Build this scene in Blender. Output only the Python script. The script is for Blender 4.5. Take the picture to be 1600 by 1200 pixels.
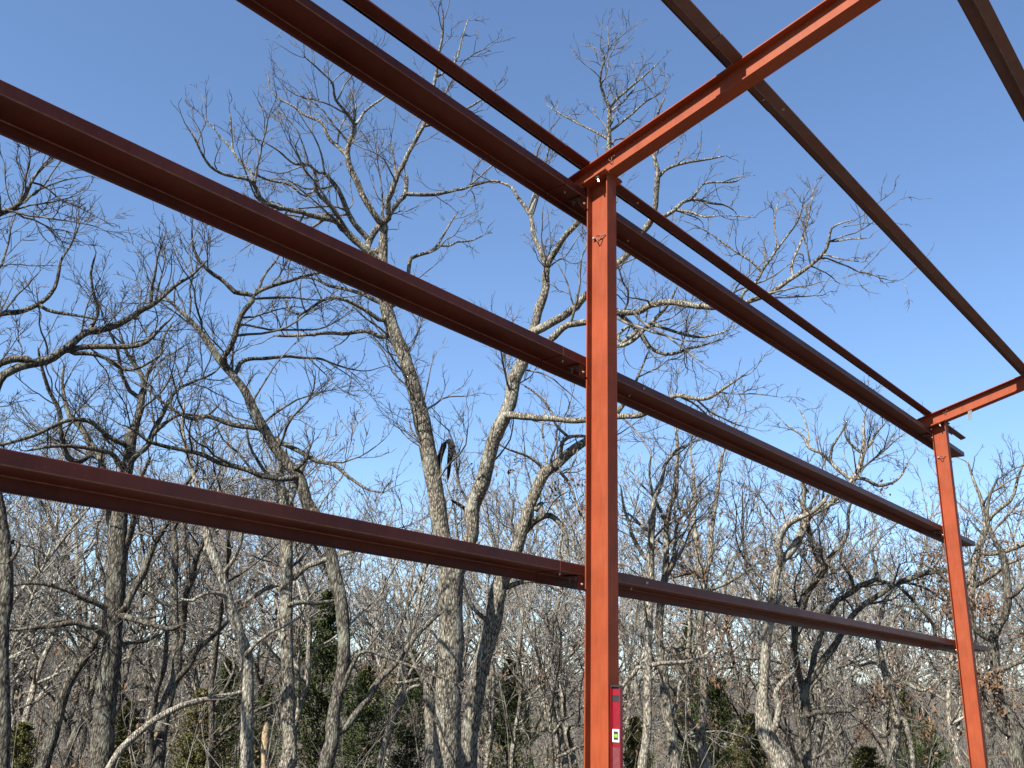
import bpy, bmesh, math, random
import numpy as np
from mathutils import Vector, Matrix

for o in list(bpy.data.objects): bpy.data.objects.remove(o)
sc = bpy.context.scene
COL = sc.collection
PI = math.pi

# ------------------------------------------------------------------ camera
ZF = 1.925                                   # slab level lies this far below the survey datum
YAW, PIT, ROL, FPX = math.radians(49.43), math.radians(18.173), math.radians(1.789), 1470.5
CAM = np.array([-4.308, -2.923, -0.151 + ZF])
_fw = np.array([math.cos(PIT)*math.sin(YAW), math.cos(PIT)*math.cos(YAW), math.sin(PIT)])
_rt = np.cross(_fw, [0, 0, 1]); _rt /= np.linalg.norm(_rt); _up = np.cross(_rt, _fw)
_r2 = _rt*math.cos(ROL) + _up*math.sin(ROL); _u2 = -_rt*math.sin(ROL) + _up*math.cos(ROL)
cd = bpy.data.cameras.new('camera'); cam = bpy.data.objects.new('camera', cd); COL.objects.link(cam)
cam.matrix_world = Matrix(((_r2[0], _u2[0], -_fw[0], CAM[0]), (_r2[1], _u2[1], -_fw[1], CAM[1]),
                           (_r2[2], _u2[2], -_fw[2], CAM[2]), (0, 0, 0, 1)))
cd.sensor_width = 36; cd.lens = FPX/1600*36; cd.clip_start = .05; cd.clip_end = 6000
sc.camera = cam

# ------------------------------------------------------------------ sky, sun, exposure
SUN_EL = math.radians(43.5)
SUN_TRAVEL = Vector((math.cos(SUN_EL), .05*math.cos(SUN_EL), -math.sin(SUN_EL))).normalized()
w = bpy.data.worlds.new('World'); sc.world = w; w.use_nodes = True
nt = w.node_tree; nt.nodes.clear()
sky = nt.nodes.new('ShaderNodeTexSky'); sky.sky_type = 'NISHITA'; sky.sun_disc = False
sky.sun_elevation = SUN_EL
_s = -SUN_TRAVEL
sky.sun_rotation = math.atan2(_s.x, _s.y)
sky.altitude = 300; sky.air_density = 1.0; sky.dust_density = .8; sky.ozone_density = 5.2
bg = nt.nodes.new('ShaderNodeBackground'); bg.inputs['Strength'].default_value = .071
wo = nt.nodes.new('ShaderNodeOutputWorld')
nt.links.new(sky.outputs[0], bg.inputs[0]); nt.links.new(bg.outputs[0], wo.inputs[0])
sl = bpy.data.lights.new('sun', 'SUN'); sl.energy = 5.0; sl.angle = math.radians(.53); sl.color = (1, .95, .87)
so = bpy.data.objects.new('sun', sl); COL.objects.link(so)
so.rotation_euler = SUN_TRAVEL.to_track_quat('-Z', 'Y').to_euler()
vs = sc.view_settings
vs.view_transform = 'Standard'; vs.look = 'None'; vs.gamma = 1; vs.exposure = 1.68; vs.use_curve_mapping = False

# ------------------------------------------------------------------ helpers
def tag(o, label=None, cat=None, group=None, kind=None):
    for k, v in (('label', label), ('category', cat), ('group', group), ('kind', kind)):
        if v: o[k] = v
    return o
def empty(name, loc=(0, 0, 0)):
    o = bpy.data.objects.new(name, None); o.location = loc; o.empty_display_size = .2
    COL.objects.link(o); return o
def link(name, me, mat, parent=None, loc=None):
    o = bpy.data.objects.new(name, me)
    if mat is not None and not me.materials: me.materials.append(mat)
    COL.objects.link(o)
    if parent is not None: o.parent = parent
    if loc is not None: o.location = loc
    return o
def np_mesh(name, V, F):
    """V (n,3), F (m,k) faces with a constant number of corners"""
    me = bpy.data.meshes.new(name); m, k = F.shape
    me.vertices.add(len(V)); me.vertices.foreach_set('co', np.ascontiguousarray(V, np.float32).ravel())
    me.loops.add(m*k); me.loops.foreach_set('vertex_index', np.ascontiguousarray(F, np.int32).ravel())
    me.polygons.add(m); me.polygons.foreach_set('loop_start', np.arange(0, m*k, k, dtype=np.int32))
    me.update(calc_edges=True)
    return me
def smooth(me):
    me.polygons.foreach_set('use_smooth', np.ones(len(me.polygons), bool)); me.update(); return me
def box_me(name, x0, x1, y0, y1, z0, z1, bev=.0012):
    bm = bmesh.new(); bmesh.ops.create_cube(bm, size=1)
    for v in bm.verts:
        v.co = Vector((x0 if v.co.x < 0 else x1, y0 if v.co.y < 0 else y1, z0 if v.co.z < 0 else z1))
    if bev: bmesh.ops.bevel(bm, geom=bm.edges[:], offset=bev, segments=1, affect='EDGES')
    me = bpy.data.meshes.new(name); bm.to_mesh(me); bm.free(); return me
def prism_me(name, pts, axis_pts, strip=False, glint=()):
    """closed 2-D section swept straight between two 3-D frames given by axis_pts=(origin0, origin1, u, v)"""
    o0, o1, u, v = [Vector(a) for a in axis_pts]
    bm = bmesh.new(); a = [bm.verts.new(o0 + u*p[0] + v*p[1]) for p in pts]; b = [bm.verts.new(o1 + u*p[0] + v*p[1]) for p in pts]
    n = len(pts)
    for i in range(n):
        f = bm.faces.new((a[i], a[(i+1) % n], b[(i+1) % n], b[i])); f.material_index = 1 if i in glint else 0
    if strip:                        # section given as a bent plate: two matching runs of points
        for i in range(n//2-1):
            q = (i, i+1, n-2-i, n-1-i); bm.faces.new([a[k] for k in q]); bm.faces.new([b[k] for k in q[::-1]])
    else: bm.faces.new(a); bm.faces.new(b[::-1])
    bmesh.ops.recalc_face_normals(bm, faces=bm.faces[:])
    me = bpy.data.meshes.new(name); bm.to_mesh(me); bm.free(); return me

# ------------------------------------------------------------------ materials
def mat(name, rough=.6, spec=.5, metal=0):
    m = bpy.data.materials.new(name); m.use_nodes = True; t = m.node_tree
    b = t.nodes['Principled BSDF']; b.inputs['Roughness'].default_value = rough
    b.inputs['Specular IOR Level'].default_value = spec; b.inputs['Metallic'].default_value = metal
    return m, t, b
def nd(t, kind, **kw):
    n = t.nodes.new(kind)
    for k, v in kw.items():
        if k in n.inputs: n.inputs[k].default_value = v
        else: setattr(n, k, v)
    return n
def ramp(t, stops):
    r = t.nodes.new('ShaderNodeValToRGB'); e = r.color_ramp.elements
    while len(e) < len(stops): e.new(.5)
    for i, (p, c) in enumerate(stops): e[i].position = p; e[i].color = (*c, 1)
    return r
def coords(t, scale=(1, 1, 1), kind='Object', rand=False):
    tc = t.nodes.new('ShaderNodeTexCoord'); mp = t.nodes.new('ShaderNodeMapping'); mp.inputs['Scale'].default_value = scale
    t.links.new(tc.outputs[kind], mp.inputs[0])
    return mp
def plain(name, col, rough=.5, metal=0, spec=.5, var=.25, scale=40):
    m, t, b = mat(name, rough, spec, metal)
    mp = coords(t); n = nd(t, 'ShaderNodeTexNoise', Scale=scale, Detail=5.0); t.links.new(mp.outputs[0], n.inputs['Vector'])
    r = ramp(t, [(.3, tuple(c*(1-var) for c in col)), (.7, tuple(min(1, c*(1+var)) for c in col))])
    t.links.new(n.outputs[0], r.inputs[0]); t.links.new(r.outputs[0], b.inputs['Base Color']); return m

def primer(name, col, dark, rough=.42, speck=.0):
    m, t, b = mat(name, rough, .16)
    mp = coords(t); n1 = nd(t, 'ShaderNodeTexNoise', Scale=2.2, Detail=7.0, Roughness=.62); t.links.new(mp.outputs[0], n1.inputs['Vector'])
    r1 = ramp(t, [(.32, dark), (.52, col), (.75, tuple(min(1, c*1.18) for c in col))]); t.links.new(n1.outputs[0], r1.inputs[0])
    mp2 = coords(t, (1, 1, .12)); n2 = nd(t, 'ShaderNodeTexNoise', Scale=55.0, Detail=3.0); t.links.new(mp2.outputs[0], n2.inputs['Vector'])
    mx = nd(t, 'ShaderNodeMix', data_type='RGBA', blend_type='MULTIPLY'); mx.inputs[0].default_value = .35
    r2 = ramp(t, [(.3, (.6, .58, .55)), (.65, (1.05, 1.05, 1.05))]); t.links.new(n2.outputs[0], r2.inputs[0])
    t.links.new(r1.outputs[0], mx.inputs[6]); t.links.new(r2.outputs[0], mx.inputs[7])
    # chalky weathered patches and runs
    mpc = coords(t, (1, 1, .35)); nc = nd(t, 'ShaderNodeTexNoise', Scale=1.1, Detail=9.0, Roughness=.68); t.links.new(mpc.outputs[0], nc.inputs['Vector'])
    rc = ramp(t, [(.46, (0, 0, 0)), (.70, (1, 1, 1))]); t.links.new(nc.outputs[0], rc.inputs[0])
    mc = nd(t, 'ShaderNodeMath', operation='MULTIPLY'); mc.inputs[1].default_value = .55; t.links.new(rc.outputs[0], mc.inputs[0])
    mxc = nd(t, 'ShaderNodeMix', data_type='RGBA'); mxc.inputs[7].default_value = (col[0]*1.12+.004, col[1]*1.75+.004, col[2]*2.4+.004, 1)
    t.links.new(mc.outputs[0], mxc.inputs[0]); t.links.new(mx.outputs[2], mxc.inputs[6]); mx = mxc
    # scuffs and dust specks
    v = nd(t, 'ShaderNodeTexNoise', Scale=170.0, Detail=2.0); t.links.new(mp.outputs[0], v.inputs['Vector'])
    r3 = ramp(t, [(.69, (0, 0, 0)), (.76, (1, 1, 1))]); t.links.new(v.outputs[0], r3.inputs[0])
    mm = nd(t, 'ShaderNodeMath', operation='MULTIPLY'); mm.inputs[1].default_value = .5; t.links.new(r3.outputs[0], mm.inputs[0])
    mx2 = nd(t, 'ShaderNodeMix', data_type='RGBA'); mx2.inputs[7].default_value = (.16, .10, .075, 1)
    t.links.new(mm.outputs[0], mx2.inputs[0]); t.links.new(mx.outputs[2], mx2.inputs[6]); t.links.new(mx2.outputs[2], b.inputs['Base Color'])
    rr = nd(t, 'ShaderNodeMapRange'); rr.inputs[3].default_value = rough-.1; rr.inputs[4].default_value = rough+.18
    t.links.new(n1.outputs[0], rr.inputs[0]); t.links.new(rr.outputs[0], b.inputs['Roughness'])
    nw = nd(t, 'ShaderNodeTexNoise', Scale=2.6, Detail=2.0); t.links.new(mp.outputs[0], nw.inputs['Vector'])
    bw = nd(t, 'ShaderNodeBump', Strength=.35, Distance=.03); t.links.new(nw.outputs[0], bw.inputs['Height'])
    bp = nd(t, 'ShaderNodeBump', Strength=.12, Distance=.002); t.links.new(bw.outputs[0], bp.inputs['Normal']); n4 = nd(t, 'ShaderNodeTexNoise', Scale=260.0, Detail=2.0)
    t.links.new(mp.outputs[0], n4.inputs['Vector']); t.links.new(n4.outputs[0], bp.inputs['Height']); t.links.new(bp.outputs[0], b.inputs['Normal'])
    return m
M = {}
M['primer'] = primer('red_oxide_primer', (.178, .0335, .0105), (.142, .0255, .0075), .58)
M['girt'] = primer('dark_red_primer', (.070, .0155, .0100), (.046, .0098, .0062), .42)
M['purlin'] = primer('dusty_brown_primer', (.092, .041, .031), (.064, .026, .019), .5)
M['zinc'] = plain('zinc_plated_steel', (.5, .48, .42), .35, .8)
M['galv'] = plain('dull_steel', (.085, .09, .085), .6, .3)
M['wire'] = plain('dark_wire', (.13, .03, .02), .6)

def bark(name, light, mid, dark, sc_=1.0, lich=(.31, .32, .265), bump=.9):
    m, t, b = mat(name, .9, .15)
    mp = coords(t, (30*sc_, 30*sc_, 9*sc_)); n0 = nd(t, 'ShaderNodeTexNoise', Scale=.35, Detail=2.0)
    t.links.new(mp.outputs[0], n0.inputs['Vector'])
    va = nd(t, 'ShaderNodeVectorMath', operation='MULTIPLY_ADD'); va.inputs[1].default_value = (1.6, 1.6, 1.6)
    t.links.new(n0.outputs['Color'], va.inputs[0]); t.links.new(mp.outputs[0], va.inputs[2])
    vo = nd(t, 'ShaderNodeTexVoronoi', feature='DISTANCE_TO_EDGE', Scale=1.0); t.links.new(va.outputs[0], vo.inputs['Vector'])
    n1 = nd(t, 'ShaderNodeTexNoise', Scale=1.3, Detail=6.0, Roughness=.7); t.links.new(mp.outputs[0], n1.inputs['Vector'])
    ad = nd(t, 'ShaderNodeMath', operation='MULTIPLY_ADD'); ad.inputs[1].default_value = .9
    t.links.new(vo.outputs['Distance'], ad.inputs[0]); t.links.new(n1.outputs[0], ad.inputs[2])
    r = ramp(t, [(.46, dark), (.62, mid), (.84, light)]); t.links.new(ad.outputs[0], r.inputs[0])
    mp3 = coords(t, (1, 1, .6)); n3 = nd(t, 'ShaderNodeTexNoise', Scale=5.0, Detail=8.0, Roughness=.7); t.links.new(mp3.outputs[0], n3.inputs['Vector'])
    r3 = ramp(t, [(.52, (0, 0, 0)), (.66, (1, 1, 1))]); t.links.new(n3.outputs[0], r3.inputs[0])
    mf = nd(t, 'ShaderNodeMath', operation='MULTIPLY'); mf.inputs[1].default_value = .6; t.links.new(r3.outputs[0], mf.inputs[0])
    mx = nd(t, 'ShaderNodeMix', data_type='RGBA'); mx.inputs[7].default_value = (*lich, 1)
    t.links.new(mf.outputs[0], mx.inputs[0]); t.links.new(r.outputs[0], mx.inputs[6]); t.links.new(mx.outputs[2], b.inputs['Base Color'])
    bp = nd(t, 'ShaderNodeBump', Strength=bump, Distance=.03); t.links.new(ad.outputs[0], bp.inputs['Height']); t.links.new(bp.outputs[0], b.inputs['Normal'])
    return m
M['bark'] = bark('oak_bark', (.265, .24, .188), (.108, .094, .072), (.013, .011, .009))
M['bark_dark'] = bark('dark_oak_bark', (.15, .136, .108), (.055, .048, .038), (.009, .0075, .006), 1, (.19, .195, .15))
M['bark_pale'] = bark('pale_oak_bark', (.33, .30, .24), (.155, .138, .108), (.025, .021, .017))
M['black'] = bark('dead_black_wood', (.045, .04, .034), (.02, .018, .015), (.006, .006, .005), 1, (.06, .06, .05))
M['snag'] = bark('bare_pale_wood', (.36, .28, .18), (.28, .205, .12), (.15, .10, .055), .7, (.34, .29, .2), .3)
def twigmat(name, a, b_):
    m, t, b = mat(name, .85, .2)
    mp = coords(t); n = nd(t, 'ShaderNodeTexNoise', Scale=6.0, Detail=6.0, Roughness=.7); t.links.new(mp.outputs[0], n.inputs['Vector'])
    r = ramp(t, [(.4, a), (.62, b_)]); t.links.new(n.outputs[0], r.inputs[0]); t.links.new(r.outputs[0], b.inputs['Base Color']); return m
M['twig'] = twigmat('oak_twigs', (.024, .021, .018), (.165, .150, .128))
M['twig_dark'] = twigmat('dark_twigs', (.018, .016, .014), (.105, .096, .083))
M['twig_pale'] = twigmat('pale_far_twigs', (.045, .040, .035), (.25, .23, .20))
M['twig_brown'] = twigmat('brush_twigs', (.042, .038, .032), (.172, .156, .130))
M['leaf'] = twigmat('dead_oak_leaves', (.062, .034, .018), (.15, .092, .055))
M['cedar'] = twigmat('cedar_foliage', (.018, .028, .0085), (.068, .085, .026))
M['cedar_rust'] = twigmat('winter_cedar_foliage', (.039, .042, .0115), (.105, .098, .03))

# ------------------------------------------------------------------ ground, slab and hills
def vnoise(x, y, s):
    return (np.sin(x/s*1.3+1.7)*np.cos(y/s*1.1-.4) + .5*np.sin(x/s*2.9-y/s*2.3+.8) + .25*np.cos(x/s*5.3+y/s*4.7))/1.75
HD = np.array([0, 9, 16, 25, 60, 150, 260, 420, 700, 1100, 4000.]); HZ = np.array([0, 0, -.55, -1.3, -3.8, -9, -8, -1, 12.5, 16, 10.])
def ground_z(x, y):
    x = np.asarray(x, float); y = np.asarray(y, float); dx, dy = x - CAM[0], y - CAM[1]; d = np.hypot(dx, dy)
    # toward the building's own side the pad stays level
    z = np.interp(d, HD, HZ); a = np.arctan2(dx, dy) - YAW
    f = np.clip((d-250)/400, 0, 1)
    z = z + f*(4*vnoise(x, y, 160) - 9*np.sin(np.clip(a, -.7, .7)))
    return z + np.clip((d-14)/30, 0, 1)*.35*vnoise(x, y, 7) - .12
NR, NA = 110, 160
rr = np.concatenate([[0], np.geomspace(2, 4500, NR-1)]); aa = np.linspace(0, 2*PI, NA, endpoint=False)
gx = CAM[0] + rr[:, None]*np.sin(aa)[None]; gy = CAM[1] + rr[:, None]*np.cos(aa)[None]
V = np.stack([gx, gy, ground_z(gx, gy)], -1).reshape(-1, 3)
I = np.arange(NR*NA).reshape(NR, NA); J = np.roll(I, -1, 1)
F = np.stack([I[:-1], I[1:], J[1:], J[:-1]], -1).reshape(-1, 4)
m, t, b = mat('leaf_litter', .95, .1); mp = coords(t)
n = nd(t, 'ShaderNodeTexNoise', Scale=9.0, Detail=10.0, Roughness=.75); t.links.new(mp.outputs[0], n.inputs['Vector'])
n2 = nd(t, 'ShaderNodeTexNoise', Scale=.05, Detail=8.0, Roughness=.7); t.links.new(mp.outputs[0], n2.inputs['Vector'])
r = ramp(t, [(.3, (.030, .026, .020)), (.5, (.080, .066, .050)), (.72, (.135, .113, .086))]); t.links.new(n.outputs[0], r.inputs[0])
r2 = ramp(t, [(.35, (.6, .62, .66)), (.65, (1.1, 1.05, 1))]); t.links.new(n2.outputs[0], r2.inputs[0])
mx = nd(t, 'ShaderNodeMix', data_type='RGBA', blend_type='MULTIPLY'); mx.inputs[0].default_value = 1
t.links.new(r.outputs[0], mx.inputs[6]); t.links.new(r2.outputs[0], mx.inputs[7]); t.links.new(mx.outputs[2], b.inputs['Base Color'])
bp = nd(t, 'ShaderNodeBump', Strength=.8, Distance=.05); t.links.new(n.outputs[0], bp.inputs['Height']); t.links.new(bp.outputs[0], b.inputs['Normal'])
tag(link('ground', smooth(np_mesh('ground', V, F)), m), kind='structure')
m, t, b = mat('packed_soil', .95, .3); mp = coords(t)
n = nd(t, 'ShaderNodeTexNoise', Scale=3.0, Detail=9.0, Roughness=.7); t.links.new(mp.outputs[0], n.inputs['Vector'])
r = ramp(t, [(.3, (.12, .10, .082)), (.7, (.20, .17, .14))]); t.links.new(n.outputs[0], r.inputs[0]); t.links.new(r.outputs[0], b.inputs['Base Color'])
tag(link('building_pad', box_me('building_pad', -9, 8.2, -11, .32, -.35, 0, .01), m), kind='structure')

# ------------------------------------------------------------------ steel frame
D_, BF, TF, TW = .153, .1007, .0075, .006
L_ = 6.740
SL = .2775; NS = math.hypot(1, SL)
TD = Vector((0, 1, -SL))/NS            # down the roof slope, toward the eave
TN = Vector((0, SL, 1))/NS             # normal to the roof
RZ = 2.942 + ZF                        # underside of the rafter at y = 0
RD = .1457/NS                          # rafter depth, square to the slope
RT = RZ + .1457                        # top of rafter at y = 0
HEX = [(math.cos(k*PI/3), math.sin(k*PI/3)) for k in range(6)]
def bolt_me(r=.011, h=.009, shank=.028, rs=.0065):
    bm = bmesh.new()
    for rad, z0, z1, n in ((r, 0, h, 6), (rs, h, h+shank, 8), (r*1.45, -.003, 0, 12)):
        a = [bm.verts.new((rad*math.cos(k*2*PI/n), rad*math.sin(k*2*PI/n), z0)) for k in range(n)]
        c = [bm.verts.new((rad*math.cos(k*2*PI/n), rad*math.sin(k*2*PI/n), z1)) for k in range(n)]
        for k in range(n): bm.faces.new((a[k], a[(k+1) % n], c[(k+1) % n], c[k]))
        bm.faces.new(a[::-1]); bm.faces.new(c)
    me = bpy.data.meshes.new('bolt'); bm.to_mesh(me); bm.free(); me.materials.append(M['zinc']); return me
BOLT = bolt_me(); CLIPB = bolt_me(.009, .008, .016, .005); CLIPB.materials[0] = M['galv']; SCREW = bolt_me(.0052, .005, .003, .003)
def bolt(parent, p, axis, me=None, name='bolt'):
    o = bpy.data.objects.new(name, me or BOLT); COL.objects.link(o); o.parent = parent; o.location = p
    o.rotation_euler = Vector(axis).to_track_quat('Z', 'Y').to_euler(); return o
def tube_me(name, pts, rad, sides=7):
    pts = np.array(pts, float)[None]; V, F = tubes(pts, np.full(pts.shape[:2], rad), sides); return smooth(np_mesh(name, V, F))

def tubes(P, R, sides):
    """P (N,K,3) centre lines, R (N,K) radii -> verts and quads"""
    N, K, _ = P.shape
    T = np.empty_like(P); T[:, 1:-1] = P[:, 2:] - P[:, :-2]; T[:, 0] = P[:, 1]-P[:, 0]; T[:, -1] = P[:, -1]-P[:, -2]
    T /= np.linalg.norm(T, axis=-1, keepdims=True) + 1e-12
    mean = P[:, -1]-P[:, 0]; ref = np.zeros((N, 3)); ref[np.arange(N), np.argmin(np.abs(mean), 1)] = 1
    U = np.cross(T, ref[:, None]); U /= np.linalg.norm(U, axis=-1, keepdims=True) + 1e-9
    W = np.cross(T, U)
    a = np.arange(sides)*2*PI/sides
    V = P[:, :, None] + R[:, :, None, None]*(np.cos(a)[None, None, :, None]*U[:, :, None] + np.sin(a)[None, None, :, None]*W[:, :, None])
    idx = np.arange(N*K*sides).reshape(N, K, sides); nx = np.roll(idx, -1, 2)
    F = np.stack([idx[:, :-1], nx[:, :-1], nx[:, 1:], idx[:, 1:]], -1).reshape(-1, 4)
    return V.reshape(-1, 3), F

def cable_loop(parent, p, side, along, out, s=1.0):
    """little bent wire loop pinned to the web: side/along/out are unit directions"""
    p, side, along, out = [Vector(a) for a in (p, side, along, out)]
    def q(a, b_, c): return p + side*a*s + along*b_*s + out*c*s
    pts = [q(-.030, .004, .002), q(-.022, .003, .012), q(-.014, .004, .016), q(-.006, -.012, .017), (q(.000, -.026, .017)), q(.008, -.024, .016),
           q(.016, -.006, .015), q(.020, .003, .014), q(.002, .007, .016), q(-.012, .004, .016), q(.020, .004, .012), q(.036, .008, .004)]
    o = link('wire_loop', tube_me('wire_loop', pts, .0026*s), M['wire'], parent)
    k = link('pin', box_me('pin', -.006*s, .006*s, -.004*s, .004*s, 0, .015*s, .0008), M['zinc'], o, p + side*(-.026*s) + along*.003*s)
    k.rotation_euler = out.to_track_quat('Z', 'Y').to_euler()
    return o

GZ = [2.8052 + ZF, 1.6961 + ZF, .4737 + ZF]
GW, GH, GT = .1575, .0537, .0028
def column(x, label):
    c = empty('steel_column', (x, 0, 0)); tag(c, label, 'steel column', 'columns of the steel frame')
    topn, topf = RZ - .014, RZ - SL*D_ - .014
    def pillar(name, x0, x1, y0, y1):
        me = box_me(name, x0, x1, y0, y1, .014, RZ-.5)
        for v in me.vertices:
            if v.co.z > 1: v.co.z += .5 - .0145 - SL*v.co.y
        return link(name, me, M['primer'], c)
    pillar('flange', -BF/2, BF/2, 0, TF); pillar('flange', -BF/2, BF/2, D_-TF, D_); pillar('web', -TW/2, TW/2, TF, D_-TF)
    link('base_plate', box_me('base_plate', -.11, .11, -.03, D_+.03, 0, .0135), M['primer'], c)
    for sx in (-1, 1):
        for y in (.02, D_-.02): bolt(c, (sx*.085, y, .0165), (0, 0, 1), name='anchor_bolt')
    pl = link('cap_plate', prism_me('cap_plate', [(-.011, -.0140), (.176, -.0140), (.176, -.0075), (-.011, -.0075)],
              ((-.1, 0, RZ), (.1, 0, RZ), TD*NS/NS, TN)), M['primer'], c)
    for sx in (-1, 1): bolt(pl, Vector((sx*.074, 0, RZ)) + TD*.062 + TN*(-.0172), -TN)
    cable_loop(c, (-TW/2, .088, 2.53+ZF), (0, -1, 0), (0, 0, 1), (-1, 0, 0), 1.3)
    for gz in GZ:      # girt clips, an angle with two bolts on the outer flange
        k = link('girt_clip', prism_me('girt_clip', [(.10, 0), (0, 0), (0, .075), (.005, .075), (.005, .005), (.10, .005)],
                 ((-.11, D_+.0045, gz-.0045), (-.053, D_+.0045, gz-.0045), (0, 1, 0), (0, 0, -1)), True), M['girt'], c)
        for yy in (.035, .08): bolt(k, (-.082, D_+yy, gz-.0128), (0, 0, -1), CLIPB)
        bolt(k, (-.082, D_-.004, gz-.05), (0, -1, 0), SCREW)
    return c
column(0, 'near red steel column with a spirit level against it, full height of the picture')
column(L_, 'farther red steel column at the right, leaning in perspective before the trees')

def rafter(x, label, tab=False):
    r = empty('steel_rafter', (x, 0, 0)); tag(r, label, 'steel rafter', 'rafters of the steel frame')
    e0, e1 = Vector((0, .305, RZ - SL*.305)), Vector((0, -6.2, RZ + SL*6.2))
    S = Vector((1, 0, 0)); rt_ = RD
    def part(name, u0, u1, v0, v1):
        return link(name, prism_me(name, [(u0, v0), (u1, v0), (u1, v1), (u0, v1)], (e0, e1, S, TN)), M['primer'], r)
    part('flange', -BF/2, BF/2, 0, TF); part('flange', -BF/2, BF/2, rt_-TF, rt_); part('web', -TW/2, TW/2, TF, rt_-TF)
    for sx in (-1, 1):
        link('stiffener', prism_me('stiffener', [(sx*TW/2, TF), (sx*(BF/2-.004), TF), (sx*(BF/2-.004), rt_-TF), (sx*TW/2, rt_-TF)],
             (e0 + TD*-.012, e0 + TD*-.018, S, TN)), M['primer'], r)
    bp_ = link('bearing_plate', prism_me('bearing_plate', [(-.011, -.0070), (.176, -.0070), (.176, -.0006), (-.011, -.0006)],
               ((-.098, 0, RZ), (.098, 0, RZ), TD, TN)), M['primer'], r)
    for sx in (-1, 1): bolt(bp_, Vector((sx*.074, 0, RZ)) + TD*.062 + TN*.003, TN, SCREW)
    cable_loop(r, Vector((-TW/2, -.033, RZ + SL*.033)) + TN*.105, TD, TN, (-1, 0, 0), .95)
    if tab:
        k = link('hanging_tab', prism_me('hanging_tab', [(-.022, 0), (.02, .004), (.026, -.115), (-.004, -.10)],
                 (Vector((-.045, -.275, RZ+SL*.275-.001)), Vector((-.041, -.275, RZ+SL*.275-.001)), (0, 1, 0), (0, 0, 1))), M['galv'], r)
    return r
rafter(0, 'near red rafter resting on the near column, rising to the upper right')
rafter(L_, 'farther short-looking red rafter on the far column at the right edge', True)

def zsec(h1, w_, h2, lip, t_):
    """Z outline: web along u from 0 to w_, one flange up (v) at u=0, the other down at u=w_, lips turned in"""
    path = [(lip, h1), (0, h1), (0, 0), (w_, 0), (w_, -h2), (w_-lip, -h2)]
    P = [Vector(path[0])]; rad = .0042
    for i in range(1, len(path)-1):      # rolled bends
        p, a_, b_ = Vector(path[i]), Vector(path[i-1]), Vector(path[i+1]); e0 = (a_-p).normalized(); e1 = (b_-p).normalized()
        for k in range(4):
            u = k/3; P.append((p+e0*rad)*(1-u)**2 + p*2*u*(1-u) + (p+e1*rad)*u*u)
    P.append(Vector(path[-1])); n = len(P); lo, hi = [], []
    for i in range(n):
        d0 = (P[i]-P[i-1]).normalized() if i else (P[1]-P[0]).normalized()
        d1 = (P[i+1]-P[i]).normalized() if i < n-1 else d0
        n0, n1 = Vector((-d0.y, d0.x)), Vector((-d1.y, d1.x)); mi = n0+n1; mi = mi/ max(.2, mi.dot(n0))
        lo.append(P[i]); hi.append(P[i]+mi*t_)
    return [tuple(p) for p in lo] + [tuple(p) for p in hi[::-1]]
GLINT_FACES = (5, 6, 7, 9, 10, 11)            # the two main folds of a rolled section, with a highlight line painted on as lighter colour
ZG = zsec(GH, GW, GH, .016, GT)
M['fold'] = plain('painted_fold_glint', (.115, .052, .036), .45, 0, .3, .35, 25)  # lighter tone standing in for the bright highlight along the bends
names = ['upper', 'middle', 'lowest']
for gz, nm in zip(GZ, names):
    a = link('girt', prism_me('girt', ZG, ((-7.9, D_+.0043, gz+.0036), (.62, D_+.0043, gz+.0036), (0, 1, 0), (0, 0, 1)), True, GLINT_FACES), M['girt'])
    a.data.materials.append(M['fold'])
    tag(a, f'{nm} of three dark red wall girts, the length left of the near column', 'girt', 'girts along the wall')
    c = link('girt', prism_me('girt', ZG, ((-.27, D_+.0012, gz), (L_+1.22, D_+.0012, gz), (0, 1, 0), (0, 0, 1)), True, GLINT_FACES), M['girt'])
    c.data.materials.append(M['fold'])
    tag(c, f'{nm} of three dark red wall girts, the length running right past the far column', 'girt', 'girts along the wall')
    for xx in (.58,):
        bolt(c, (xx, D_-.0013, gz+.026), (0, -1, 0), SCREW); bolt(c, (xx, D_+.11, gz-.0032), (0, 0, -1), SCREW)
    bolt(c, (-.2, D_+.06, gz-.0032), (0, 0, -1), SCREW)

PH, PB = .112, .066
ZP = zsec(PB, PH, PB, .014, .0026)      # u = up from the rafter, v = toward the ridge for the bottom flange
for py, nm in ((.1951, 'eave purlin on the rafter ends'),
               (-.8746, 'middle purlin atop the near rafter'), (-2.022, 'purlin nearest the upper right corner')):
    base = Vector((0, py, RT - SL*py)) + TN*.0012
    for k, (x0, x1, off, txt) in enumerate(((-7.9, .62, .0033, 'the length before the near rafter'), (-.3, L_+1.3, 0, 'the length between both rafters'))):
        o_ = base + TN*off + TD*(-off)*-1
        me = prism_me('purlin', ZP, (Vector((x0, 0, 0))+o_, Vector((x1, 0, 0))+o_, TN, -TD), True, GLINT_FACES)
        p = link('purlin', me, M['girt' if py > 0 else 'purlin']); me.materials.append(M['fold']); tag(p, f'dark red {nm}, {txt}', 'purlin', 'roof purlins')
        if k:
            bolt(p, Vector((.55, 0, 0)) + base + TN*(-.0016) - TD*.035, -TN, SCREW)
            bolt(p, Vector((.55, 0, 0)) + base + TN*(PH*.5) - TD*.0046, -TD, SCREW)
            s_ = link('lap_edge', prism_me('lap_edge', [(-.004, -.001), (PB*.8, -.001), (PB*.8, .0015), (-.004, .0015)],
                      (Vector((.50, 0, 0))+base+TN*(PH-.0045), Vector((.503, 0, 0))+base+TN*(PH-.0045), TD, TN)), M['zinc'], p)
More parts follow.
